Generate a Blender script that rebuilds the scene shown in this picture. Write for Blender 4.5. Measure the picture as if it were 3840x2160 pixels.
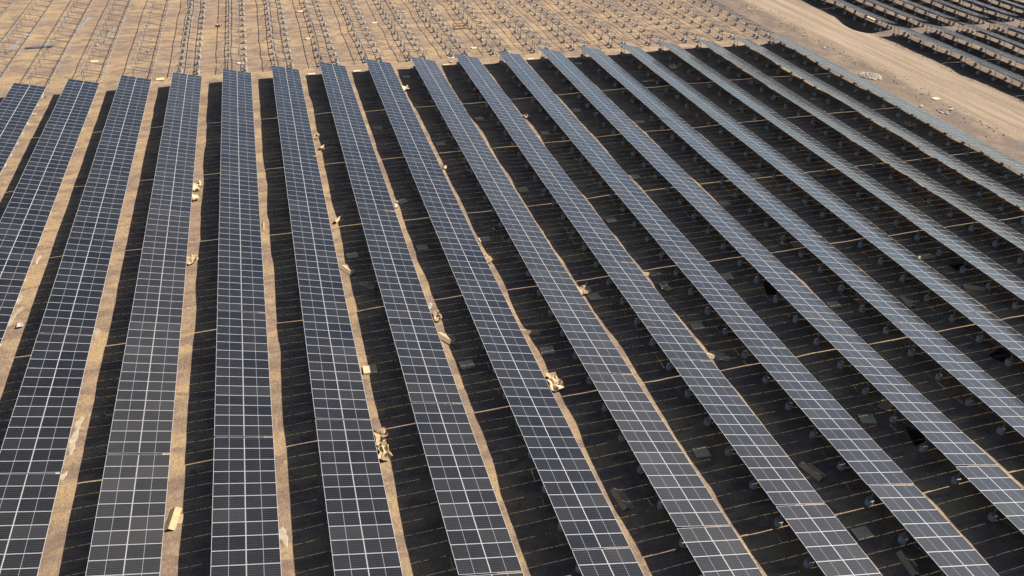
import bpy, math, random
import numpy as np
from mathutils import Matrix, Vector, Euler

for o in list(bpy.data.objects):
    bpy.data.objects.remove(o, do_unlink=True)
SC = bpy.context.scene
COL = SC.collection
R = math.radians

# ---------------------------------------------------------------- camera
CAM_LOC = (38.1329, 0.0000, 48.8573)
CAM_R = (0.9624694, -0.2704837, 0.0221615)
CAM_U = (0.1289159, 0.5275240, 0.8397018)
CAM_F = (0.2388163, 0.8053303, -0.5425954)
LENS = 29.4060
PITCH, TLEN, TAU, YEND, SHEAR = 7.96772, 18.45362, 0.23138, 146.2189, 0.04789
cam = bpy.data.cameras.new('camera'); cam.lens = LENS; cam.sensor_width = 36.0
cam.clip_start = 0.5; cam.clip_end = 6000
cam_ob = bpy.data.objects.new('camera', cam); COL.objects.link(cam_ob)
_r, _u, _f = Vector(CAM_R), Vector(CAM_U), Vector(CAM_F)
M = Matrix((( _r.x, _u.x, -_f.x, CAM_LOC[0]), (_r.y, _u.y, -_f.y, CAM_LOC[1]), (_r.z, _u.z, -_f.z, CAM_LOC[2]), (0, 0, 0, 1)))
cam_ob.matrix_world = M
SC.camera = cam_ob

# ---------------------------------------------------------------- light
SUN_VEC = Vector((1.177, 0.133, 1.0)).normalized()
EXPOSURE = 0.80
world = bpy.data.worlds.new('World'); SC.world = world; world.use_nodes = True
nt = world.node_tree
sky = nt.nodes.new('ShaderNodeTexSky'); sky.sky_type = 'NISHITA'; sky.sun_disc = False
sky.sun_elevation = math.asin(SUN_VEC.z); sky.sun_rotation = math.atan2(SUN_VEC.x, SUN_VEC.y)
sky.altitude = 900; sky.air_density = 1.0; sky.dust_density = 2.0; sky.ozone_density = 2.5
bg = nt.nodes['Background']; bg.inputs['Strength'].default_value = 0.05
nt.links.new(sky.outputs[0], bg.inputs['Color'])
sun = bpy.data.lights.new('sun', 'SUN'); sun.energy = 5.0; sun.angle = R(0.53); sun.color = (1.0, 0.94, 0.84)
sun_ob = bpy.data.objects.new('sun', sun); COL.objects.link(sun_ob)
sun_ob.rotation_euler = (-SUN_VEC).to_track_quat('-Z', 'Y').to_euler(); sun_ob.location = (90, 100, 120)
SC.cycles.diffuse_bounces = 2
SC.view_settings.view_transform = 'Standard'; SC.view_settings.look = 'None'
SC.view_settings.exposure = EXPOSURE; SC.view_settings.gamma = 1.0; SC.view_settings.use_curve_mapping = False

# ---------------------------------------------------------------- helpers
rnd = random.Random(7)
def tag(o, label=None, cat=None, group=None, kind=None):
    if label: o['label'] = label
    if cat: o['category'] = cat
    if group: o['group'] = group
    if kind: o['kind'] = kind
    return o
def obj(name, mesh, parent=None, loc=(0, 0, 0), mat=None):
    o = bpy.data.objects.new(name, mesh); COL.objects.link(o)
    if parent is not None: o.parent = parent
    if mat is not None: o.matrix_basis = mat
    else: o.location = loc
    return o
ORD = ['zeroth', 'first', 'second', 'third', 'fourth', 'fifth', 'sixth', 'seventh', 'eighth', 'ninth', 'tenth', 'eleventh', 'twelfth',
       'thirteenth', 'fourteenth', 'fifteenth', 'sixteenth', 'seventeenth', 'eighteenth', 'nineteenth', 'twentieth', 'twenty-first']
def project(X, Y, Z):
    d = Vector((X, Y, Z)) - Vector(CAM_LOC); z = d.dot(_f)
    if z < 1: return None
    f = LENS / 36.0
    return 0.5 + f * d.dot(_r) / z, 0.5 - f * d.dot(_u) / z * 16 / 9
def seen(pts, m=0.02):
    q = [project(*p) for p in pts]; q = [a for a in q if a]
    if not q: return False
    return max(a[0] for a in q) > -m and min(a[0] for a in q) < 1 + m and max(a[1] for a in q) > -m and min(a[1] for a in q) < 1 + m

class MB:
    def __init__(s): s.v = []; s.f = []; s.m = []; s.smooth = False
    def add(s, vs, fs, mi=0):
        b = len(s.v); s.v += [tuple(v) for v in vs]; s.f += [tuple(b + i for i in f) for f in fs]; s.m += [mi] * len(fs)
    def box(s, x0, x1, y0, y1, z0, z1, mi=0):
        s.add([(x0, y0, z0), (x1, y0, z0), (x1, y1, z0), (x0, y1, z0), (x0, y0, z1), (x1, y0, z1), (x1, y1, z1), (x0, y1, z1)],
              [(0, 3, 2, 1), (4, 5, 6, 7), (0, 1, 5, 4), (1, 2, 6, 5), (2, 3, 7, 6), (3, 0, 4, 7)], mi)
    def beam(s, a, b, w, h, mi=0):
        a = Vector(a); b = Vector(b); d = (b - a).normalized()
        up = Vector((0, 0, 1)) if abs(d.z) < .9 else Vector((0, 1, 0))
        x = d.cross(up).normalized() * w / 2; y = x.cross(d).normalized() * h / 2
        s.add([a - x - y, a + x - y, a + x + y, a - x + y, b - x - y, b + x - y, b + x + y, b - x + y],
              [(0, 3, 2, 1), (4, 5, 6, 7), (0, 1, 5, 4), (1, 2, 6, 5), (2, 3, 7, 6), (3, 0, 4, 7)], mi)
    def channel(s, x0, x1, y0, y1, z0, z1, t, mi=0):
        """C profile along y: web at x0, flanges top and bottom"""
        s.box(x0, x0 + t, y0, y1, z0, z1, mi); s.box(x0 + t, x1, y0, y1, z1 - t, z1, mi); s.box(x0 + t, x1, y0, y1, z0, z0 + t, mi)
    def mesh(s, name, mats):
        me = bpy.data.meshes.new(name); me.from_pydata(s.v, [], s.f)
        for m in mats: me.materials.append(m)
        if len(mats) > 1: me.polygons.foreach_set('material_index', s.m)
        if s.smooth: me.polygons.foreach_set('use_smooth', [True] * len(s.f))
        me.update(); return me

class N:
    """tiny node helper"""
    def __init__(s, name):
        s.mat = bpy.data.materials.new(name); s.mat.use_nodes = True; s.t = s.mat.node_tree
        s.b = s.t.nodes['Principled BSDF']
    def n(s, typ, **kw):
        nd = s.t.nodes.new(typ)
        for k, v in kw.items():
            if k.startswith('i_'): s.set(nd, int(k[2:]), v)
            else: setattr(nd, k, v)
        return nd
    def set(s, nd, i, v):
        if hasattr(v, 'is_output') or isinstance(v, bpy.types.NodeSocket): s.t.links.new(v, nd.inputs[i])
        else: nd.inputs[i].default_value = v
    def math(s, op, a, b=0.0, clamp=False):
        nd = s.n('ShaderNodeMath', operation=op, use_clamp=clamp); s.set(nd, 0, a); s.set(nd, 1, b); return nd.outputs[0]
    def mix(s, f, a, b):
        nd = s.n('ShaderNodeMix', data_type='RGBA')
        s.set(nd, 0, f); s.set(nd, 6, a); s.set(nd, 7, b); return nd.outputs[2]
    def noise(s, vec, scale, detail=4, rough=.55, dist=0.0):
        nd = s.n('ShaderNodeTexNoise'); s.set(nd, 0, vec); nd.inputs['Scale'].default_value = scale
        nd.inputs['Detail'].default_value = detail; nd.inputs['Roughness'].default_value = rough; nd.inputs['Distortion'].default_value = dist
        return nd.outputs[0]
    def ramp(s, v, a, b, lo=0.0, hi=1.0):
        nd = s.n('ShaderNodeMapRange', interpolation_type='SMOOTHSTEP')
        s.set(nd, 0, v); nd.inputs[1].default_value = a; nd.inputs[2].default_value = b; nd.inputs[3].default_value = lo; nd.inputs[4].default_value = hi
        return nd.outputs[0]
    def scale(s, vec, sc, off=(0, 0, 0)):
        nd = s.n('ShaderNodeMapping'); s.set(nd, 0, vec); nd.inputs[3].default_value = sc; nd.inputs[1].default_value = off; return nd.outputs[0]
    def out(s, col=None, rough=None, metal=None, bump=None, bd=.02, bs=.5):
        if col is not None: s.set(s.b, 'Base Color', col) if False else (s.t.links.new(col, s.b.inputs['Base Color']) if isinstance(col, bpy.types.NodeSocket) else setattr(s.b.inputs['Base Color'], 'default_value', col))
        for k, v in (('Roughness', rough), ('Metallic', metal)):
            if v is None: continue
            if isinstance(v, bpy.types.NodeSocket): s.t.links.new(v, s.b.inputs[k])
            else: s.b.inputs[k].default_value = v
        if bump is not None:
            b = s.n('ShaderNodeBump'); b.inputs['Strength'].default_value = bs; b.inputs['Distance'].default_value = bd
            s.t.links.new(bump, b.inputs['Height']); s.t.links.new(b.outputs[0], s.b.inputs['Normal'])
        return s.mat
def C(r, g, b): return (r, g, b, 1)

# ---------------------------------------------------------------- materials
def soil_material():
    m = N('desert_soil'); pos = m.n('ShaderNodeNewGeometry').outputs['Position']
    sep = m.n('ShaderNodeSeparateXYZ'); m.set(sep, 0, pos); X, Y = sep.outputs[0], sep.outputs[1]
    big = m.noise(m.scale(pos, (.35, 1, 1)), .16, 4, .6)
    mid = m.noise(m.scale(pos, (.55, 1, 1)), .55, 6, .62, .6)
    fine = m.noise(pos, 3.2, 6, .7)
    grit = m.noise(pos, 14, 3, .7)
    tan, yel, brn = C(.49, .335, .215), C(.63, .43, .23), C(.36, .24, .168)
    c = m.mix(m.ramp(mid, .42, .58), brn, tan)
    c = m.mix(m.math('MULTIPLY', m.ramp(big, .44, .58), m.ramp(mid, .36, .58)), c, yel)
    # pale dusty streaks across the rows
    st = m.noise(m.scale(pos, (.10, .9, 1)), 1.0, 5, .65)
    c = m.mix(m.ramp(st, .54, .70, 0, .6), c, C(.62, .46, .285))
    # heavier grey-brown earth beside the road and under the far rows
    wob = m.math('MULTIPLY', m.math('SUBTRACT', m.noise(pos, .16, 4, .6), .5), 7.0)
    xw = m.math('ADD', X, wob)
    east = m.math('MULTIPLY', m.ramp(xw, 130, 138), m.ramp(m.noise(m.scale(pos, (1, .5, 1)), .3, 5, .6), .30, .60, .45, 1))
    c = m.mix(m.math('MULTIPLY', east, .9), c, m.mix(fine, C(.18, .13, .102), C(.31, .225, .17)))
    # compacted sand road
    wob2 = m.math('MULTIPLY', m.math('SUBTRACT', m.noise(pos, .22, 8, .75), .5), 5.5)
    xr = m.math('ADD', X, wob2)
    road = m.math('MULTIPLY', m.ramp(xr, 145.0, 148.0), m.ramp(xr, 161.6, 158.2))
    trk = m.noise(m.scale(pos, (.55, .03, 1), (3, 0, 0)), 1.0, 5, .6)
    roadc = m.mix(m.ramp(trk, .35, .68), C(.42, .30, .192), C(.66, .49, .325))
    c = m.mix(m.math('MULTIPLY', road, .92), c, roadc)
    # fine value variation
    v = m.math('ADD', m.ramp(fine, .25, .8, .50, .74), m.ramp(grit, .3, .75, -.07, .07))
    mul = m.n('ShaderNodeVectorMath', operation='SCALE'); m.set(mul, 0, c); m.t.links.new(v, mul.inputs['Scale'])
    # small dark pebbles
    vor = m.n('ShaderNodeTexVoronoi'); m.set(vor, 0, pos); vor.inputs['Scale'].default_value = 1.7
    peb = m.math('MULTIPLY', m.ramp(vor.outputs['Distance'], .13, .06), m.ramp(m.noise(pos, .5, 2), .5, .62))
    c2 = m.mix(m.math('MULTIPLY', peb, .5), mul.outputs[0], C(.11, .08, .06))
    h = m.math('ADD', m.math('MULTIPLY', fine, 1.0), m.math('MULTIPLY', grit, .35))
    return m.out(c2, .95, 0, h, .14, .9)
SOIL = soil_material()

def cell_material():
    m = N('solar_cells')
    tc = m.n('ShaderNodeTexCoord').outputs['Object']; info = m.n('ShaderNodeObjectInfo').outputs['Random']
    sep = m.n('ShaderNodeSeparateXYZ'); m.set(sep, 0, tc); x, y = sep.outputs[0], sep.outputs[1]
    def lines(v, pitch, off, w):
        f = m.math('FRACT', m.math('ADD', m.math('DIVIDE', v, pitch), off))
        d = m.math('ABSOLUTE', m.math('SUBTRACT', f, .5))
        return m.ramp(d, .5 - w / pitch, .5 - w / pitch * .4)
    ly = lines(y, .2045, .0, .0075)
    lx = lines(x, .1005, .5, .0035)
    cen = m.ramp(m.math('ABSOLUTE', x), .013, .008)
    pos = m.n('ShaderNodeNewGeometry').outputs['Position']
    dust = m.ramp(m.noise(pos, .35, 5, .65), .35, .75)
    smear = m.ramp(m.noise(pos, 1.8, 6, .75, 1.0), .62, .85)
    oc = m.n('ShaderNodeObjectInfo').outputs['Color']; sp = m.n('ShaderNodeSeparateColor'); m.set(sp, 0, oc); dirtc = sp.outputs[0]
    rowd = m.ramp(m.noise(m.scale(pos, (1, .25, 1)), .11, 3, .6), .42, .68)
    base = m.mix(info, C(.005, .0045, .0045), C(.008, .007, .007))
    base = m.mix(m.math('MULTIPLY', ly, .6), base, C(.14, .14, .15))
    base = m.mix(m.math('MULTIPLY', lx, .45), base, C(.12, .12, .135))
    dirt = m.math('ADD', m.math('MULTIPLY', dust, .012), m.math('ADD', m.math('ADD', m.math('MULTIPLY', rowd, .008), m.math('MULTIPLY', dirtc, 1.0)), m.math('MULTIPLY', m.math('POWER', info, 9.0), .03)))
    base = m.mix(dirt, base, C(.40, .37, .34))
    base = m.mix(m.math('MULTIPLY', smear, .05), base, C(.33, .32, .29))
    base = m.mix(cen, base, C(.34, .35, .39))
    rough = m.math('ADD', .10, m.math('ADD', m.math('MULTIPLY', dust, .10), m.math('MULTIPLY', smear, .12)))
    m.b.inputs['IOR'].default_value = 1.47
    m.b.inputs['Sheen Weight'].default_value = .38; m.b.inputs['Coat Weight'].default_value = .6; m.b.inputs['Coat Roughness'].default_value = .22; m.b.inputs['Coat IOR'].default_value = 1.5; m.b.inputs['Sheen Roughness'].default_value = .2; m.b.inputs['Sheen Tint'].default_value = (1, .97, .93, 1)
    return m.out(base, rough, 0)
CELLS = cell_material()
def simple(name, col, rough, metal=0, var=.15, sc=4.0, bump=0):
    m = N(name); p = m.n('ShaderNodeTexCoord').outputs['Object']; n_ = m.noise(p, sc, 5, .65)
    info = m.n('ShaderNodeObjectInfo').outputs['Random']
    v = m.math('ADD', m.ramp(n_, .25, .75, 1 - var, 1 + var), m.math('MULTIPLY', m.math('SUBTRACT', info, .5), var))
    mul = m.n('ShaderNodeVectorMath', operation='SCALE'); mul.inputs[0].default_value = col[:3]; m.t.links.new(v, mul.inputs['Scale'])
    return m.out(mul.outputs[0], rough, metal, n_ if bump else None, bump or .01)
ALU = simple('aluminium_frame', C(.66, .66, .66), .45, .12, .05)
BACK = simple('dark_backsheet', C(.05, .05, .055), .7, 0, .05)
STEEL = simple('galvanised_steel', C(.33, .32, .31), .5, .35, .18, 2.0)
CONC = simple('concrete', C(.40, .385, .355), .9, 0, .15, 5.0, .01)
CARD = simple('cardboard', C(.45, .325, .185), .9, 0, .14, 2.0, .01)
CARD2 = simple('pale_cardboard', C(.66, .49, .29), .95, 0, .12, 2.0, .01)
PLAST = simple('white_plastic', C(.50, .46, .40), .6, 0, .1, 3.0, .01)
SPILL = simple('dried_cement', C(.38, .31, .22), .95, 0, .2, 2.5, .02)
STONE = simple('stone', C(.19, .15, .12), .95, 0, .3, 3.0, .02)
PALEST = simple('pale_rubble', C(.52, .46, .37), .95, 0, .3, 3.0, .02)
DSTEEL = simple('dark_steel_profiles', C(.20, .22, .27), .45, .5, .25, 2.0)
WOOD = simple('weathered_wood', C(.42, .31, .17), .85, 0, .2, 3.0, .005)
LAMIN = simple('black_laminate', C(.012, .012, .013), .35, 0, .1)
CABLE = simple('dark_cable', C(.03, .03, .03), .7, 0, .1)

# ---------------------------------------------------------------- terrain
ZN = np.array([[0.03, 0.063, 0.067, 0.041, -0.025, -0.125, -0.229, -0.326],
 [0.111, 0.065, 0.039, 0.003, -0.067, -0.169, -0.204, -0.216],
 [0.117, 0.054, 0.011, -0.041, -0.114, -0.205, -0.166, -0.099],
 [0.055, 0.036, -0.015, -0.089, -0.202, -0.174, -0.104, 0.03],
 [0.065, 0.025, -0.048, -0.14, -0.243, -0.228, -0.025, 0.172],
 [0.14, 0.025, -0.085, -0.187, -0.302, -0.166, 0.093, 0.304],
 [0.231, 0.023, -0.123, -0.226, -0.265, -0.105, 0.214, 0.404],
 [0.19, 0.007, -0.146, -0.242, -0.21, -0.06, 0.231, 0.453],
 [0.123, -0.01, -0.15, -0.25, -0.267, -0.054, 0.188, 0.462],
 [0.116, -0.014, -0.141, -0.232, -0.232, -0.045, 0.239, 0.449],
 [0.143, -0.007, -0.121, -0.193, -0.195, -0.109, 0.161, 0.412],
 [0.111, -0.0, -0.093, -0.147, -0.146, -0.056, 0.183, 0.358],
 [0.093, 0.006, -0.062, -0.099, -0.09, -0.022, 0.149, 0.286],
 [0.076, 0.011, -0.035, -0.054, -0.036, 0.031, 0.116, 0.209],
 [0.033, 0.013, -0.011, -0.018, 0.002, 0.045, 0.088, 0.138],
 [0.039, 0.018, 0.006, 0.007, 0.022, 0.043, 0.06, 0.079],
 [0.04, 0.022, 0.019, 0.023, 0.03, 0.034, 0.033, 0.03],
 [0.015, 0.022, 0.028, 0.033, 0.033, 0.024, 0.008, -0.012],
 [-0.008, 0.019, 0.036, 0.042, 0.033, 0.012, -0.017, -0.051]])
def lattice(seed, n=257):
    return np.random.RandomState(seed).rand(n, n) * 2 - 1
LAT = {s: lattice(s) for s in range(1, 8)}
def vnoise(x, y, s, seed):
    L = LAT[seed]; u = np.asarray(x) / s + 311.3; v = np.asarray(y) / s + 177.7
    a = np.floor(u).astype(int); b = np.floor(v).astype(int); fu = u - a; fv = v - b
    fu = fu * fu * (3 - 2 * fu); fv = fv * fv * (3 - 2 * fv); n = L.shape[0]
    g = lambda i, j: L[i % n, j % n]
    return (g(a, b) * (1 - fu) + g(a + 1, b) * fu) * (1 - fv) + (g(a, b + 1) * (1 - fu) + g(a + 1, b + 1) * fu) * fv
def macro(X, Y):
    """smooth lie of the land, from node heights at row / table joints"""
    X = np.asarray(X, float); Y = np.asarray(Y, float)
    i = X / PITCH; j = (YEND + SHEAR * i - Y) / TLEN
    u = np.clip(i, 0, 17.999); v = np.clip(j, 0, 6.999); a = u.astype(int); b = v.astype(int); fu = u - a; fv = v - b
    return ZN[a, b] * (1 - fu) * (1 - fv) + ZN[a + 1, b] * fu * (1 - fv) + ZN[a, b + 1] * (1 - fu) * fv + ZN[a + 1, b + 1] * fu * fv
def micro(X, Y):
    X = np.asarray(X, float); Y = np.asarray(Y, float)
    m = .15 * vnoise(X, Y, 8.0, 1) + .075 * vnoise(X, Y, 3.3, 2) + .028 * vnoise(X, Y, 1.25, 3)
    rd = np.clip(1 - np.abs(X - 153.0) / 9.0, 0, 1); rd = rd * rd * (3 - 2 * rd)
    m = m * (1 - .75 * rd)
    # excavated pit at the road edge in front of the far rows
    pit = np.exp(-(((X - 161.2) / 2.6) ** 2 + ((Y - 156.0) / 5.0) ** 2))
    m = m + .20 * np.clip((X - 72) / 30, 0, 1) * np.clip((146 - X) / 8, 0, 1) * np.clip((152 - Y) / 6, 0, 1)
    berm = np.exp(-(((X - 161.8) / 1.0) ** 2)) * (Y < 147) * .16 * (1 + vnoise(X, Y, 2.2, 4))
    return m - 1.1 * pit + berm
def gz(x, y): return float(macro(x, y) + micro(x, y))
def ground():
    def axis(a, b, st, far):
        d = list(np.arange(a, b + 1e-6, st)); lo = [a - s for s in (2, 6, 15, 40, 100, 300, far)]; hi = [b + s for s in (2, 6, 15, 40, 100, 300, far)]
        return np.array(lo[::-1] + d + hi)
    xs = axis(-24, 226, .5, 2500); ys = axis(20, 216, .5, 2500)
    Xg, Yg = np.meshgrid(xs, ys, indexing='ij')
    Z = macro(Xg, Yg) + micro(Xg, Yg)
    co = np.stack([Xg, Yg, Z], -1).reshape(-1, 3).astype(np.float32)
    nx, ny = len(xs), len(ys)
    i, j = np.meshgrid(np.arange(nx - 1), np.arange(ny - 1), indexing='ij')
    a = (i * ny + j).ravel(); q = np.stack([a, a + ny, a + ny + 1, a + 1], -1)
    xc = ((xs[:-1] + xs[1:]) / 2)[i].ravel(); yc = ((ys[:-1] + ys[1:]) / 2)[j].ravel()
    wob = 1.2 * vnoise(xc, yc, 6.0, 5)
    isroad = (xc + wob > 146.2) & (xc + wob < 160.2)
    for name, mask in (('ground', ~isroad), ('dirt_road', isroad)):
        f = q[mask]; used = np.unique(f); remap = np.full(len(co), -1, np.int64); remap[used] = np.arange(len(used)); f = remap[f]
        me = bpy.data.meshes.new(name)
        me.vertices.add(len(used)); me.vertices.foreach_set('co', co[used].ravel())
        me.loops.add(f.size); me.loops.foreach_set('vertex_index', f.ravel().astype(np.int32))
        me.polygons.add(len(f)); me.polygons.foreach_set('loop_start', np.arange(0, f.size, 4, dtype=np.int32))
        me.polygons.foreach_set('use_smooth', np.ones(len(f), bool))
        me.update(calc_edges=True); me.validate(); me.materials.append(SOIL)
        tag(obj(name, me), kind='structure')
ground()

# ---------------------------------------------------------------- solar tables
H0 = 1.666                      # height of the table centre over the ground
ML, MW, GAP = 2.28, 1.2905, .020 # panel length (down the slope), width (along the row), joint
NCOL = 14
ACT = NCOL * MW + (NCOL - 1) * GAP
FR = .016
def panel_meshes():
    g = MB(); hx, hy = ML / 2 - FR, MW / 2 - FR
    g.box(-hx, hx, -hy, hy, -.008, -.002, 0)
    glass = g.mesh('panel_glass', [CELLS, BACK])
    for p in glass.polygons: p.material_index = 0 if p.normal.z > .5 else 1
    f = MB(); X, Y = ML / 2, MW / 2; FE = .018
    f.box(-X, X, Y - FR, Y, -.035, .0025); f.box(-X, X, -Y, -Y + FR, -.035, .0025)
    f.box(-X, -X + FE, -Y + FR, Y - FR, -.035, .0015); f.box(X - FE, X, -Y + FR, Y - FR, -.035, .0015)
    return glass, f.mesh('panel_frame', [ALU])
GLASS, FRAME = panel_meshes()
def mesh_of(fn, name, mats):
    b = MB(); fn(b); return b.mesh(name, mats)
def purlin_mesh(L):
    return mesh_of(lambda b: b.channel(-.03, .03, -L / 2, L / 2, -.045, .045, .006), 'purlin', [STEEL])
PURLIN = purlin_mesh(ACT)
RAFTER = mesh_of(lambda b: b.box(-1.85, 1.85, -.028, .028, -.05, .05), 'rafter', [STEEL])
POST = mesh_of(lambda b: (b.box(-.034, -.027, -.038, .038, 0, 1), b.box(.027, .034, -.038, .038, 0, 1), b.box(-.027, .027, -.004, .004, 0, 1)), 'post', [STEEL])
BRACE = mesh_of(lambda b: b.box(-.016, .016, -.016, .016, 0, 1), 'brace', [STEEL])
def footing_mesh(seed, r=.28, h=.52, n=14):
    q = random.Random(seed); b = MB(); vs = []; prof = [(r * 1.02, -.25), (r * 1.0, .0), (r, h - .03), (r - .035, h), (0.0, h + .004)]
    wob = [1 + q.uniform(-.03, .03) for _ in range(n)]
    for rr, z in prof[:-1]:
        for k in range(n):
            a = 2 * math.pi * k / n; vs.append((rr * wob[k] * math.cos(a), rr * wob[k] * math.sin(a), z + (q.uniform(-.012, .012) if z > .1 else 0)))
    fs = [(l * n + k, l * n + (k + 1) % n, (l + 1) * n + (k + 1) % n, (l + 1) * n + k) for l in range(3) for k in range(n)]
    fs.append(tuple(range(3 * n, 4 * n)))
    b.add(vs, fs); return b.mesh('footing', [CONC])
FOOT = [footing_mesh(s, .305 + .015 * (s % 3 - 1), .50 + .05 * (s % 4)) for s in range(6)]
PAD = [footing_mesh(s + 20, .20, .05) for s in range(3)]

def frame_axes(sl, tau):
    ey = Vector((0, 1, sl)).normalized(); ex = Vector((math.cos(tau), 0, -math.sin(tau)))
    n = ex.cross(ey).normalized(); ex = ey.cross(n).normalized(); return ex, ey, n
def mat_from(ex, ey, n, p):
    return Matrix(((ex.x, ey.x, n.x, p.x), (ex.y, ey.y, n.y, p.y), (ex.z, ey.z, n.z, p.z), (0, 0, 0, 1)))
def stick(name, me, root, a, b):
    """unit-length member from a to b (root space)"""
    a = Vector(a); b = Vector(b); d = b - a; q = d.to_track_quat('Z', 'Y')
    m = Matrix.Translation(a) @ q.to_matrix().to_4x4() @ Matrix.Diagonal((1, 1, d.length, 1))
    return obj(name, me, root, mat=m)
def supports(root, X, Yc, zc, ex, ey, n, tau, piles, rx, fx, rc=0.0, foot=FOOT, braces=True, drop=.035, cross=True):
    """posts, rafters, braces and footings of one table; root sits on the ground at (X, Yc)"""
    rz = root.location.z
    def top(dx, y, k):   # point on plane k below the panel plane at horizontal offset dx
        v = y - Yc; z = zc + (ey.z / ey.y) * v - math.tan(tau) * dx
        return Vector((dx, v, z - rz - k))
    prev = None
    for q_, y in enumerate(piles):
        v = y - Yc
        c = top(rc, y, drop + .10 + .065); obj('rafter', RAFTER, root, mat=mat_from(ex, ey, n, c))
        pts = []
        for dx in (rx, fx):
            g = gz(X + dx, y) - rz; t = top(dx, y, drop + .10 + .12)
            jx, jy = rnd.uniform(-.04, .04), rnd.uniform(-.05, .05)
            obj('post', POST, root, mat=Matrix.Translation((dx, v, g - .1)) @ Matrix.Diagonal((1, 1, t.z - g + .1, 1)))
            obj('footing', foot[rnd.randrange(len(foot))], root, mat=Matrix.Translation((dx + jx, v + jy, g - .03)) @ Matrix.Rotation(rnd.uniform(0, 6), 4, 'Z'))
            pts.append((g, t))
        if braces or cross:
            g, t = pts[0]; a = Vector((rx + .045, v + .06, g + .75)); b = top(rx + 1.15, y, drop + .23); b.y += .06
            if braces: stick('brace', BRACE, root, a, b)
            if cross and prev is not None and q_ % 2 == 1 and y < prev[0]:
                stick('brace', BRACE, root, (rx - .06, prev[0] - Yc, prev[1] + .6), (rx - .06, v, pts[0][1].z - .1))
        prev = (y, pts[0][0])
PUR_X = (-1.69, -.46, .46, 1.69)
def make_table(X, Y1, label, group, tau, rows_z, piles, category='solar panel table', dirt=.02):
    """Y1 = far end; table runs TLEN towards the camera"""
    Ya, Yb = Y1 - .065, Y1 - .065 - ACT; Yc = (Ya + Yb) / 2
    z1, z2 = rows_z; sl = (z1 - z2) / TLEN; tau = tau + R(rnd.uniform(-.7, .7))
    zc = (z1 + z2) / 2 + H0 + rnd.uniform(-.04, .04)
    ex, ey, n = frame_axes(sl, tau)
    root = bpy.data.objects.new('solar_table', None); COL.objects.link(root); root.location = (X, Yc, gz(X, Yc))
    tag(root, label, category, group)
    o = Vector((0, 0, zc - root.location.z))
    for s in (-1, 1):
        for k in range(NCOL):
            v = -ACT / 2 + MW / 2 + k * (MW + GAP); u = s * (ML / 2 + .012)
            p = o + ex * (u + rnd.uniform(-.003, .003)) + ey * (v + rnd.uniform(-.002, .002))
            g = obj('solar_panel', GLASS, root, mat=mat_from(ex, ey, n, p) @ Matrix.Rotation(R(rnd.gauss(0, .25)), 4, 'Y') @ Matrix.Rotation(R(rnd.gauss(0, .2)), 4, 'X'))
            g.color = (max(0, dirt + rnd.gauss(0, .006)), 0, 0, 1)
            obj('frame', FRAME, g)
    for px in PUR_X:
        obj('purlin', PURLIN, root, mat=mat_from(ex, ey, n, o + ex * px - n * (.035 + .05)))
    supports(root, X, Yc, zc, ex, ey, n, tau, piles, -1.45, 1.32)
    return root

NROW = 18
DIRT = {0: .004, 1: .002, 2: .004, 3: .042, 4: .010, 5: .008, 6: .012, 7: .008, 8: .045, 9: .035, 10: .03, 11: .03}   # dust per row
for i in range(NROW):
    X = i * PITCH; y0 = YEND + SHEAR * i
    allp = [y0 - .25] + [y0 - 1.5 - 3.9 * k for k in range(34)]
    for j in range(8):
        Y1 = y0 - j * TLEN
        z1, z2 = float(macro(X, Y1)), float(macro(X, Y1 - TLEN))
        ax, az = 2.3, H0 + .6
        if not seen([(X + sx, Y1 - TLEN * t, H0 if sx > -3 else 0) for sx in (-5, -2.3, 2.3) for t in (0, .25, .5, .75, 1)], .006): continue
        piles = [y for y in allp if Y1 - TLEN < y <= Y1]
        make_table(X, Y1, 'dark solar panel table, %s from far end of %s long row from left' % (ORD[j + 1], ORD[i + 1]),
                   'solar panel tables in the main field', TAU - R({17: 2.2, 16: .8}.get(i, 0)), (z1, z2), piles,
                   dirt=DIRT.get(i, .02) * (1.25 if j > 3 else .9) + rnd.uniform(0, .012))

# tables beyond the dirt road
FX0, FN = 164.95, 8
for k in range(FN):
    X = FX0 + 7.95 * k
    for part, ys in (('near', 147.6 - .1 * k), ('far', 151.3 + 2 * TLEN)):
        allp = ([ys - .3, ys - 1.6] + [ys - 1.6 - 3.9 * q for q in range(1, 30)]) if part == 'near' else ([151.3 + .3, 151.3 + 1.6] + [151.3 + 1.6 + 3.9 * q for q in range(1, 12)])
        for j in range(5 if part == 'near' else 2):
            Y1 = ys - j * TLEN
            if not seen([(X + sx, Y1 - TLEN * t, H0 if sx > -3 else 0) for sx in (-5, -2.3, 2.3) for t in (0, .25, .5, .75, 1)], .004): continue
            piles = sorted([y for y in allp if Y1 - TLEN < y <= Y1], reverse=True)
            if part == 'near': lab = 'edge-on panel table in %s row past the dirt road, %s before the cross path' % (ORD[k + 1], ORD[j + 1])
            else: lab = 'edge-on panel table in %s row past the dirt road, %s behind the cross path' % (ORD[k + 1], ORD[2 - j])
            z = float(macro(X, Y1)); make_table(X, Y1, lab, 'solar panel tables beyond the road', TAU - R(2.0), (z, z), piles)

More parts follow.
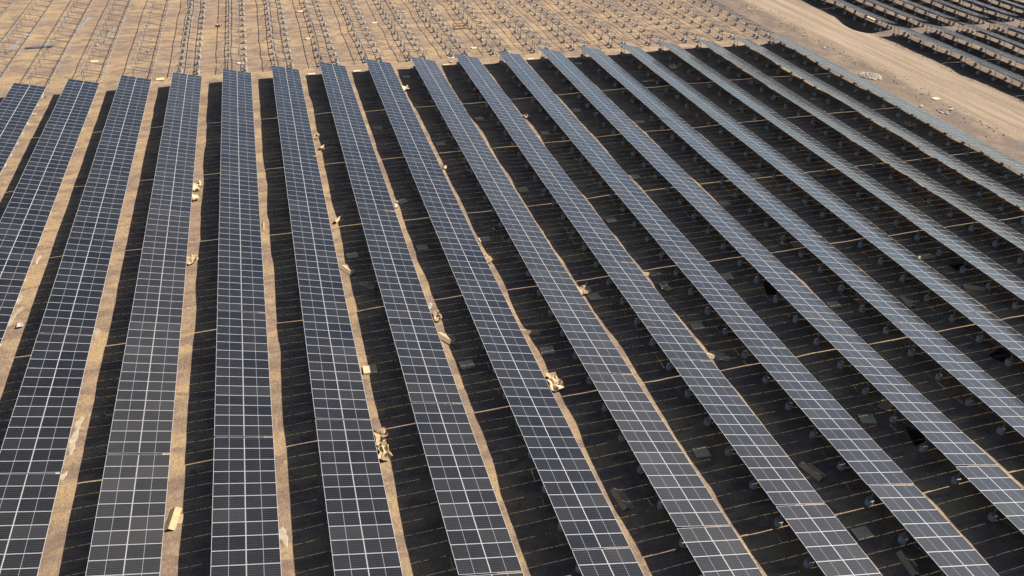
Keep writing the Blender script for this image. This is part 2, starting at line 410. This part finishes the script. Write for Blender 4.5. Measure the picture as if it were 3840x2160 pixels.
# ---------------------------------------------------------------- bare racking behind the panels
SEG = [(150.0, 166.0, [150.75, 152.2, 156.1, 160.1, 164.0]), (166.0, 181.7, [167.9, 171.85, 175.8, 179.7]),
       (181.7, 197.4, [183.6, 187.55, 191.5, 195.4]), (197.4, 213.1, [199.3, 203.2, 207.2, 211.1])]
for i in range(-3, NROW):
    X = i * PITCH; left = i < 3
    for s, (ya, yb, piles) in enumerate(SEG):
        off = SHEAR * i * .5 + (.25 * math.sin(i * 2.1))
        ya_, yb_ = ya + off, yb + off; pl = [y + off for y in piles]
        if not seen([(X + sx * 2, y, z) for sx in (-1, 1) for y in (ya_, (ya_ + yb_) / 2, yb_) for z in (0, 2)], .0): continue
        Yc = (ya_ + yb_) / 2; zc = float(macro(X, Yc)) + H0 - .04
        ex, ey, n = frame_axes(0.0, TAU)
        root = bpy.data.objects.new('racking_frame', None); COL.objects.link(root); root.location = (X, Yc, gz(X, Yc))
        place = ('behind %s panel row' % ORD[i + 1]) if i >= 0 else ('in %s row left of all panel rows' % ORD[-i])
        tag(root, 'bare steel rack %s, %s, %s from panels' % ('without footings' if left else 'on concrete footings', place, ORD[s + 1]),
            'racking frame', 'unfinished racking frames on open ground')
        L = yb_ - ya_ - .05; me = purlin_mesh(L)
        o = Vector((0, 0, zc - root.location.z))
        rc = .42 if left else .12
        for px in ((PUR_X[0] + .4, PUR_X[3] + .4) if left else PUR_X):
            obj('purlin', me, root, mat=mat_from(ex, ey, n, o + ex * (px + rc * .5) - n * .085))
        supports(root, X, Yc, zc, ex, ey, n, TAU, pl[::-1], -1.1 if left else -1.62, 1.6 if left else 1.22, rc, PAD if left else FOOT, braces=False)

# ---------------------------------------------------------------- litter
DEBRIS = [('board', 51.62, 95.8, 25, ''),
('board', 43.86, 83.89, 0, ''),
('board', 51.92, 83.63, 0, ''),
('board', 59.46, 83.96, 0, ''),
('board', 59.91, 60.96, 0, ''),
('board', 51.92, 60.79, 0, ''),
('board', 67.77, 69.17, 0, ''),
('board', 75.81, 84.68, 0, ''),
('board', 43.04, 62.44, 0, ''),
('board', 68.09, 44.48, 0, ''),
('board', 84.13, 44.57, -12, ''),
('board', 75.82, 33.55, 0, ''),
('board', 91.74, 85.32, 0, ''),
('board', 83.6, 69.25, 0, ''),
('board', 76.0, 61.24, 0, ''),
('board', 91.81, 61.1, 0, ''),
('board', 95.13, 73.68, 0, ''),
('board', 60.01, 142.18, 0, ''),
('board', 52.02, 146.54, 0, ''),
('board', 51.99, 120.66, 0, ''),
('board', 59.97, 112.64, 0, ''),
('board', 68.1, 146.38, 0, ''),
('board', 67.94, 120.84, 0, ''),
('board', 76.09, 112.77, 0, ''),
('board', 67.66, 95.56, 0, ''),
('board', 92.13, 142.76, 0, ''),
('board', 84.13, 146.71, 0, ''),
('board', 83.89, 120.59, 0, ''),
('board', 91.9, 113.44, 0, ''),
('board', 83.59, 95.64, 0, ''),
('board', 75.48, 155.52, 0, ''),
('board', 69.72, 150.5, 0, ''),
('board', 59.39, 176.95, 0, ''),
('board', 19.09, 149.46, 0, ''),
('board', 32.37, 155.37, 0, ''),
('board', 7.12, 162.15, 0, ''),
('board', 44.14, 146.47, 0, ''),
('board', 100.11, 92.17, 0, ''),
('board', 44.99, 188.11, 20, ''),
('board', 45.18, 167.78, 20, ''),
('carton', 42.97, 80.61, 25, ''),
('carton', 50.83, 65.4, 38, ''),
('carton', 44.69, 76.97, 40, ''),
('carton', 59.03, 64.39, 70, ''),
('carton', 26.42, 48.04, -6, ''),
('carton', 59.53, 41.29, 8, ''),
('carton', 75.66, 40.11, 14, ''),
('carton', 75.55, 55.93, 60, ''),
('carton', 108.02, 67.1, 80, ''),
('carton', 75.51, 71.61, 75, ''),
('carton', 43.56, 115.11, -35, ''),
('carton', 44.39, 113.95, 88, ''),
('carton', 100.93, 131.01, 85, ''),
('carton', 124.77, 115.92, 85, ''),
('carton', 77.23, 30.19, 0, ''),
('carton', 99.84, 59.73, -5, ''),
('carton', 43.32, 92.62, -30, ''),
('carton', 110.25, 115.23, -50, ''),
('carton', 108.48, 59.88, 60, ''),
('crumple', 42.64, 52.79, 0, ''),
('crumple', 42.73, 50.82, 0, ''),
('crumple', 59.05, 55.6, 0, ''),
('crumple', 50.77, 69.04, 0, ''),
('crumple', 66.95, 70.44, 0, ''),
('crumple', 75.84, 68.81, 0, ''),
('crumple', 59.02, 56.28, 0, ''),
('crumple', 58.53, 79.05, 0, ''),
('crumple', 26.39, 102.1, 0, ''),
('crumple', 26.39, 86.66, 0, ''),
('crumple', 42.66, 119.07, 0, ''),
('crumple', 26.44, 105.35, 0, ''),
('crumple', 28.46, 181.22, 0, ''),
('crumple', 16.16, 166.22, 0, ''),
('crumple', 58.88, 136.23, 0, ''),
('crumple', 108.32, 136.81, 0, ''),
('crumple', 58.58, 103.58, 0, ''),
('crumple', 75.21, 119.69, 0, ''),
('crumple', 133.03, 102.61, 0, ''),
('crumple', 94.88, 61.07, 0, ''),
('crumple', 112.58, 62.55, 0, ''),
('scrap', 2.14, 144.8, 0, ''),
('scrap', 1.86, 137.17, 0, ''),
('scrap', 1.57, 129.81, 0, ''),
('scrap', 1.59, 125.91, 0, ''),
('scrap', 1.56, 117.77, 0, ''),
('scrap', 9.62, 121.83, 0, ''),
('scrap', 26.07, 121.63, 0, ''),
('scrap', 9.44, 187.92, 0, ''),
('scrap', 8.74, 176.0, 0, ''),
('scrap', 6.74, 171.9, 0, ''),
('scrap', -11.07, 179.37, 0, ''),
('scrap', -6.77, 180.99, 0, ''),
('scrap', 15.96, 173.93, 0, ''),
('scrap', 14.52, 183.48, 0, ''),
('scrap', 78.2, 159.6, 0, ''),
('scrap', 56.14, 159.89, 0, ''),
('scrap', 94.49, 164.97, 0, ''),
('scrap', 106.09, 154.42, 0, ''),
('scrap', 57.81, 152.41, 0, ''),
('scrap', 69.32, 148.06, 0, ''),
('scrap', 75.24, 141.88, 0, ''),
('scrap', 101.01, 163.28, 0, ''),
('scrap', 86.5, 164.9, 0, ''),
('scrap', 89.43, 183.76, 0, ''),
('scrap', 66.76, 183.61, 0, ''),
('scrap', 93.9, 186.41, 0, ''),
('scrap', 136.79, 160.97, 0, ''),
('scrap', 143.73, 172.28, 0, ''),
('scrap', 126.26, 165.65, 0, ''),
('scrap', 142.62, 106.91, 0, ''),
('scrap', 143.29, 106.15, 0, ''),
('scrap', 141.18, 110.0, 0, ''),
('scrap', 145.21, 107.69, 0, ''),
('scrap', 143.97, 141.62, 0, ''),
('scrap', 144.82, 151.06, 0, ''),
('scrap', 137.23, 157.81, 0, ''),
('scrap', 143.44, 141.73, 0, ''),
('scrap', 10.83, 77.39, 0, ''),
('scrap', 50.6, 94.53, 0, ''),
('scrap', 50.33, 71.0, 0, ''),
('scrap', 60.96, 86.01, 0, ''),
('scrap', 102.12, 83.57, 0, ''),
('scrap', 93.26, 74.13, 0, ''),
('scrap', 85.82, 60.39, 0, ''),
('module', 86.93, 41.47, 75, ''),
('module', 102.62, 49.26, 15, ''),
('module', 86.92, 65.56, 70, ''),
('module', 110.7, 64.48, 0, ''),
('board', 86.88, 45.72, 40, ''),
('module', 134.16, 85.29, 75, ''),
('spill', 18.18, 61.22, 0, ''),
('spill', 18.04, 58.91, 0, ''),
('spill', 17.88, 54.92, 0, ''),
('spill', 34.28, 44.38, 0, ''),
('spill', 10.07, 90.6, 0, ''),
('spill', 10.0, 80.56, 0, ''),
('spill', 9.59, 82.79, 0, ''),
('spill', 9.6, 78.86, 0, ''),
('spill', 17.95, 74.82, 0, ''),
('spill', 4.65, 156.38, 0, ''),
('stone', 27.71, 52.84, 0, ''),
('stone', 20.12, 61.82, 0, ''),
('stone', 51.85, 42.86, 0, ''),
('stone', 67.85, 73.85, 0, ''),
('stone', 61.05, 86.67, 0, ''),
('stone', 115.97, 70.85, 0, ''),
('profiles', -3.6, 172.57, 0, ''),
('profiles', 7.66, 178.28, 5, ''),
('profiles', -7.95, 176.15, 3, ''),
('profiles', 1.88, 186.93, 3, ''),
('board', 146.19, 112.56, 12, ''),
('plank', 34.31, 92.86, 0, ''),
('plank', 28.06, 154.53, 0, ''),
('crate', 76.0, 169.9, 0, ''),
('rubble', 142.24, 125.14, 0, ''),
('pit', 141.95, 170.89, 0, ''),
('boxlid', 167.26, 160.06, 0, '')]

def sheet(w, l, fn, nx=6, ny=6, t=.012, mats=(None,)):
    b = MB(); vs = []; 
    for lay in (0, 1):
        for a in range(nx + 1):
            for c in range(ny + 1):
                u, v = a / nx - .5, c / ny - .5; x, y, z = fn(u, v); vs.append((x, y, z + (t if lay else 0)))
    n1 = (nx + 1) * (ny + 1); id_ = lambda l_, a, c: l_ * n1 + a * (ny + 1) + c; fs = []
    for a in range(nx):
        for c in range(ny):
            fs.append((id_(1, a, c), id_(1, a + 1, c), id_(1, a + 1, c + 1), id_(1, a, c + 1)))
            fs.append((id_(0, a, c), id_(0, a, c + 1), id_(0, a + 1, c + 1), id_(0, a + 1, c)))
    for a in range(nx):
        fs.append((id_(0, a, 0), id_(0, a + 1, 0), id_(1, a + 1, 0), id_(1, a, 0))); fs.append((id_(0, a, ny), id_(1, a, ny), id_(1, a + 1, ny), id_(0, a + 1, ny)))
    for c in range(ny):
        fs.append((id_(0, 0, c), id_(1, 0, c), id_(1, 0, c + 1), id_(0, 0, c + 1))); fs.append((id_(0, nx, c), id_(0, nx, c + 1), id_(1, nx, c + 1), id_(1, nx, c)))
    b.add(vs, fs); return b
def m_board(q):
    w, l = 1.30 + q.uniform(-.05, .05), 1.06 + q.uniform(-.05, .05); k = q.uniform(-.04, .05)
    b = sheet(w, l, lambda u, v: (u * w, v * l, .05 + k * abs(u) + .01 * math.sin(7 * v)), 6, 2, .03)
    b.box(-w / 2, w / 2, -l / 2 - .012, -l / 2, .0, .09); b.box(-w / 2, w / 2, l / 2, l / 2 + .012, .0, .09)
    return b
def m_carton(q):
    L = 2.2 + q.uniform(-.15, .1); W1 = .42; A = R(q.uniform(22, 48)); W2 = q.uniform(.25, .5)
    h = W1 * math.sin(A) + .03; b = MB()
    def slab(p0, p1, y0, y1, t=.018):
        p0 = Vector(p0); p1 = Vector(p1); d = (p1 - p0).normalized(); nn = Vector((-d.z, 0, d.x)) * t
        pts = []
        for y in (y0, y1):
            for p in (p0, p1, p1 + nn, p0 + nn): pts.append((p.x, y, p.z))
        b.add(pts, [(0, 1, 2, 3), (7, 6, 5, 4), (0, 4, 5, 1), (1, 5, 6, 2), (2, 6, 7, 3), (3, 7, 4, 0)])
    slab((-W1 * math.cos(A), 0, .02), (0, 0, h), -L / 2, L / 2)
    slab((.004, 0, h), (W2 * math.cos(A * .8), 0, max(.03, h - W2 * math.sin(A * .8))), -L / 2, L / 2)
    slab((W2 * math.cos(A * .8) + .01, 0, .03), (W2 * math.cos(A * .8) + .34, 0, .05), -L / 2 + .9 * q.random(), L / 2 - .7 * q.random())
    return b
def m_crumple(q, s=1.0, flat=.35):
    w, l = s * q.uniform(.9, 1.3), s * q.uniform(1.2, 1.9); sd = q.randrange(1, 5); ox, oy = q.uniform(0, 90), q.uniform(0, 90)
    fold = q.uniform(-.2, .2)
    def fn(u, v):
        x, y = u * w, v * l
        z = .10 + flat * (abs(float(vnoise(x + ox, y + oy, .45, sd)))) + flat * .9 * max(0, u - fold) * 1.2
        return (x + .22 * float(vnoise(x + ox, y, .5, 5)), y + .25 * float(vnoise(x, y + oy, .5, 6)), z)
    return sheet(w, l, fn, 9, 11, .012)
def m_module(q):
    b = MB(); b.box(-1.14, 1.14, -.6385, .6385, .02, .055); return b
def m_plank(q):
    b = MB()
    for k in range(2): b.beam((-.05 + .14 * k, -1.1 + .15 * k, .06), (.05 + .10 * k, 1.0 + .2 * k, .08), .10, .04)
    return b
def m_profiles(q, long=False):
    b = MB()
    for k in range(14):
        x = (k % 7) * .13 - .4; z = .06 + .09 * (k // 7); L = q.uniform(1.9, 2.4); a = q.uniform(-.1, .1)
        if long:
            if k > 5: break
            x = k * .09 - .2; z = .08 + .1 * (k % 2); L = q.uniform(4.5, 6.5); a = q.uniform(-.5, .5)
        b.beam((x - a, -L, z), (x + a, L, z), .09, .07)
    return b
def m_crate(q):
    b = MB(); X_, Y_, H_ = 1.5, .9, .75
    for x in (-X_, X_ - .1):
        for y in (-Y_, Y_ - .1): b.box(x, x + .1, y, y + .1, 0, H_)
    for y in (-Y_ + .1, Y_ - .1):
        b.box(-X_ + .1, X_ - .1, y - .02, y + .02, H_ - .15, H_ - .02); b.box(-X_ + .1, X_ - .1, y - .02, y + .02, .1, .22)
    for x in (-X_ + .02, X_ - .06): b.box(x, x + .04, -Y_ + .1, Y_ - .1, H_ - .15, H_ - .02)
    for k in range(6): b.box(-X_ + .1 + k * .48, -X_ + .45 + k * .48, -Y_ + .12, Y_ - .12, .02, .06)
    return b
def m_stone(q, r=.2):
    b = MB(); n = 7; vs = [(0, 0, -.05)]
    for l, (rr, z) in enumerate(((1, .0), (.95, .45), (.6, .85))):
        for k in range(n):
            a = 2 * math.pi * k / n + l * .3; w = q.uniform(.8, 1.15); vs.append((r * rr * w * math.cos(a), r * rr * w * math.sin(a), r * z * q.uniform(.85, 1.1)))
    vs.append((0, 0, r * .95)); fs = []
    for k in range(n):
        k2 = (k + 1) % n; fs.append((0, 1 + k2, 1 + k))
        for l in range(2): fs.append((1 + l * n + k, 1 + l * n + k2, 1 + (l + 1) * n + k2, 1 + (l + 1) * n + k))
        fs.append((1 + 2 * n + k, 1 + 2 * n + k2, 3 * n + 1))
    b.add(vs, fs); return b
def blob(q, X, Y, r, name, mats, dz=.02, st=(1, 1)):
    b = MB(); n = 22; ph = [q.uniform(0, 6) for _ in range(4)]; vs = [(0, 0, gz(X, Y) + dz)]; rings = (.3, .6, .85, 1.0)
    for l, f in enumerate(rings):
        for k in range(n):
            a = 2 * math.pi * k / n; rr = r * f * (1 + .28 * math.sin(2 * a + ph[0]) + .18 * math.sin(3 * a + ph[1]) + .12 * math.sin(7 * a + ph[2]) * f)
            x, y = rr * math.cos(a) * st[0], rr * math.sin(a) * st[1]; vs.append((x, y, gz(X + x, Y + y) + (dz if l < 3 else -.03)))
    fs = [(0, 1 + k, 1 + (k + 1) % n) for k in range(n)]
    for l in range(3):
        for k in range(n): fs.append((1 + l * n + k, 1 + (l + 1) * n + k, 1 + (l + 1) * n + (k + 1) % n, 1 + l * n + (k + 1) % n))
    b.add(vs, fs); b.smooth = True; o = obj(name, b.mesh(name, mats), loc=(X, Y, 0)); return o
KIND = {'board': ('cardboard_sheet', 'flat rectangular cardboard lid', 'cardboard sheet', CARD), 'carton': ('folded_carton', 'long folded brown carton', 'carton', CARD),
        'crumple': ('crumpled_cardboard', 'crumpled torn cardboard heap', 'cardboard', CARD), 'scrap': ('plastic_scrap', 'small crumpled white plastic scrap', 'plastic scrap', PLAST),
        'module': ('loose_solar_panel', 'loose black solar panel lying flat', 'solar panel', LAMIN), 'spill': ('cement_spill', 'pale dried cement spill', 'cement spill', SPILL),
        'stone': ('stone', 'single rough stone', 'stone', STONE), 'profiles': ('steel_profile_bundle', 'bundle of loose steel profiles', 'steel profiles', DSTEEL),
        'plank': ('plank_pair', 'two thin pale planks lying together', 'planks', WOOD), 'crate': ('wooden_crate', 'open wooden pallet crate', 'crate', WOOD),
        'boxlid': ('cardboard_sheet', 'long pale cardboard strip under the far tables', 'cardboard sheet', CARD2)}
def where(X, Y):
    i = X / PITCH
    if Y > 148.5 and X < 139: return 'among bare racks behind %s panel row' % ORD[min(18, max(1, int(round(i)) + 1))], ('rack', int(round(i)))
    if X > 160.5: return 'beside the tables beyond the dirt road', ('far', 0)
    if X > 138.2: return 'on the earth beside the dirt road', ('road', 0)
    a = int(math.floor(i)) + 1
    if a < 1: return 'left of the leftmost panel row', ('gap', 0)
    if a >= 18: return 'beside the rightmost long panel row', ('gap', 18)
    return 'between %s and %s panel rows' % (ORD[a], ORD[a + 1]), ('gap', a)
buckets = {}
for d in DEBRIS: buckets.setdefault((d[0], where(d[1], d[2])[1]), []).append(d)
for v in buckets.values(): v.sort(key=lambda d: -d[2])
for idx, d in enumerate(DEBRIS):
    kind, X, Y, rot, _ = d; q = random.Random(100 + idx)
    if kind in ('rubble', 'pit'): continue
    nm, desc, cat, mt = KIND[kind]; wh, key = where(X, Y); lst = buckets[(kind, key)]
    pos_ = '' if len(lst) == 1 else (', farthest of them' if lst[0] is d else (', nearest of them' if lst[-1] is d else ', %s from far end' % ORD[lst.index(d) + 1]))
    lab = desc + ' ' + wh + pos_
    if kind == 'boxlid': lab = desc
    if kind == 'spill':
        o = blob(q, X, Y, q.uniform(.32, .62), nm, [SPILL], .012, (.7, q.uniform(1, 2.4))); tag(o, lab, cat); continue
    if kind == 'board': b = m_board(q)
    elif kind == 'carton': b = m_carton(q)
    elif kind == 'crumple': b = m_crumple(q)
    elif kind == 'scrap': b = m_crumple(q, q.uniform(.32, .6), .15)
    elif kind == 'module': b = m_module(q)
    elif kind == 'plank': b = m_plank(q)
    elif kind == 'profiles': b = m_profiles(q, rot != 0); mt = STEEL if rot else DSTEEL
    elif kind == 'crate': b = m_crate(q)
    elif kind == 'stone': b = m_stone(q, q.uniform(.14, .24))
    elif kind == 'boxlid': b = sheet(.8, 3.6, lambda u, v: (u * .8, v * 3.6, .08 + .1 * abs(u)), 2, 6, .02)
    if kind == 'board' or (kind == 'crumple' and q.random() < .2): mt = CARD2
    o = obj(nm, b.mesh(nm, [mt]), loc=(X, Y, gz(X, Y) + .01)); o.rotation_euler = (0, 0, R(rot + q.uniform(-6, 6)) if kind != 'profiles' else R(-85 + rot * 4) if rot == 0 else R(-rot))
    tag(o, lab, cat, {'board': 'flat cardboard lids on the ground', 'carton': 'folded cartons on the ground', 'scrap': 'white scraps on the ground'}.get(kind))

# rubble heap beside the road
b = MB(); q = random.Random(5)
for k in range(420):
    a = q.uniform(0, 6.283); rr = math.sqrt(q.random()); x, y = rr * 1.9 * math.cos(a), rr * 2.2 * math.sin(a)
    s = m_stone(q, q.uniform(.07, .19)); z0 = gz(142.2 + x, 125.2 + y) + .45 * (1 - rr * rr) * q.random()
    b.add([(v[0] + x, v[1] + y, v[2] + z0) for v in s.v], s.f)
ru = obj('rubble_heap', b.mesh('rubble_heap', [PALEST]), loc=(142.2, 125.2, 0)); tag(ru, 'low heap of pale broken rubble beside the dirt road', 'rubble heap', kind='stuff')

# scattered stones and clods on the open ground
b = MB(); q = random.Random(9); cnt = 0
while cnt < 2600:
    x = q.uniform(-18, 215); y = q.uniform(22, 208); t = q.random()
    if 146 < x < 160 and q.random() < .93: continue
    east = (138 < x < 146) or (159.5 < x < 163)
    if not east and y < 147 and t > .35: continue
    if east and False: continue
    if not east and x > 139 and t > .5: continue
    r_ = q.uniform(.03, .075) * (1.7 if (east and q.random() < .25) else 1)
    s = m_stone(q, r_); z0 = gz(x, y); b.add([(v[0] + x, v[1] + y, v[2] + z0) for v in s.v], s.f); cnt += 1
tag(obj('scattered_stones', b.mesh('scattered_stones', [STONE])), 'small brown stones and clods scattered over the dry ground', 'stones', kind='stuff')
# clods along the edge of the far tables
b = MB(); cnt = 0
while cnt < 420:
    x = q.gauss(161.2, .9) if q.random() < .6 else q.gauss(145.0, 1.6); y = q.uniform(95, 178); s = m_stone(q, q.uniform(.05, .16)); z0 = gz(x, y)
    b.add([(v[0] + x, v[1] + y, v[2] + z0) for v in s.v], s.f); cnt += 1
tag(obj('earth_clods', b.mesh('earth_clods', [STONE])), 'brown earth clods heaped along both edges of the dirt road', 'clods', kind='stuff')
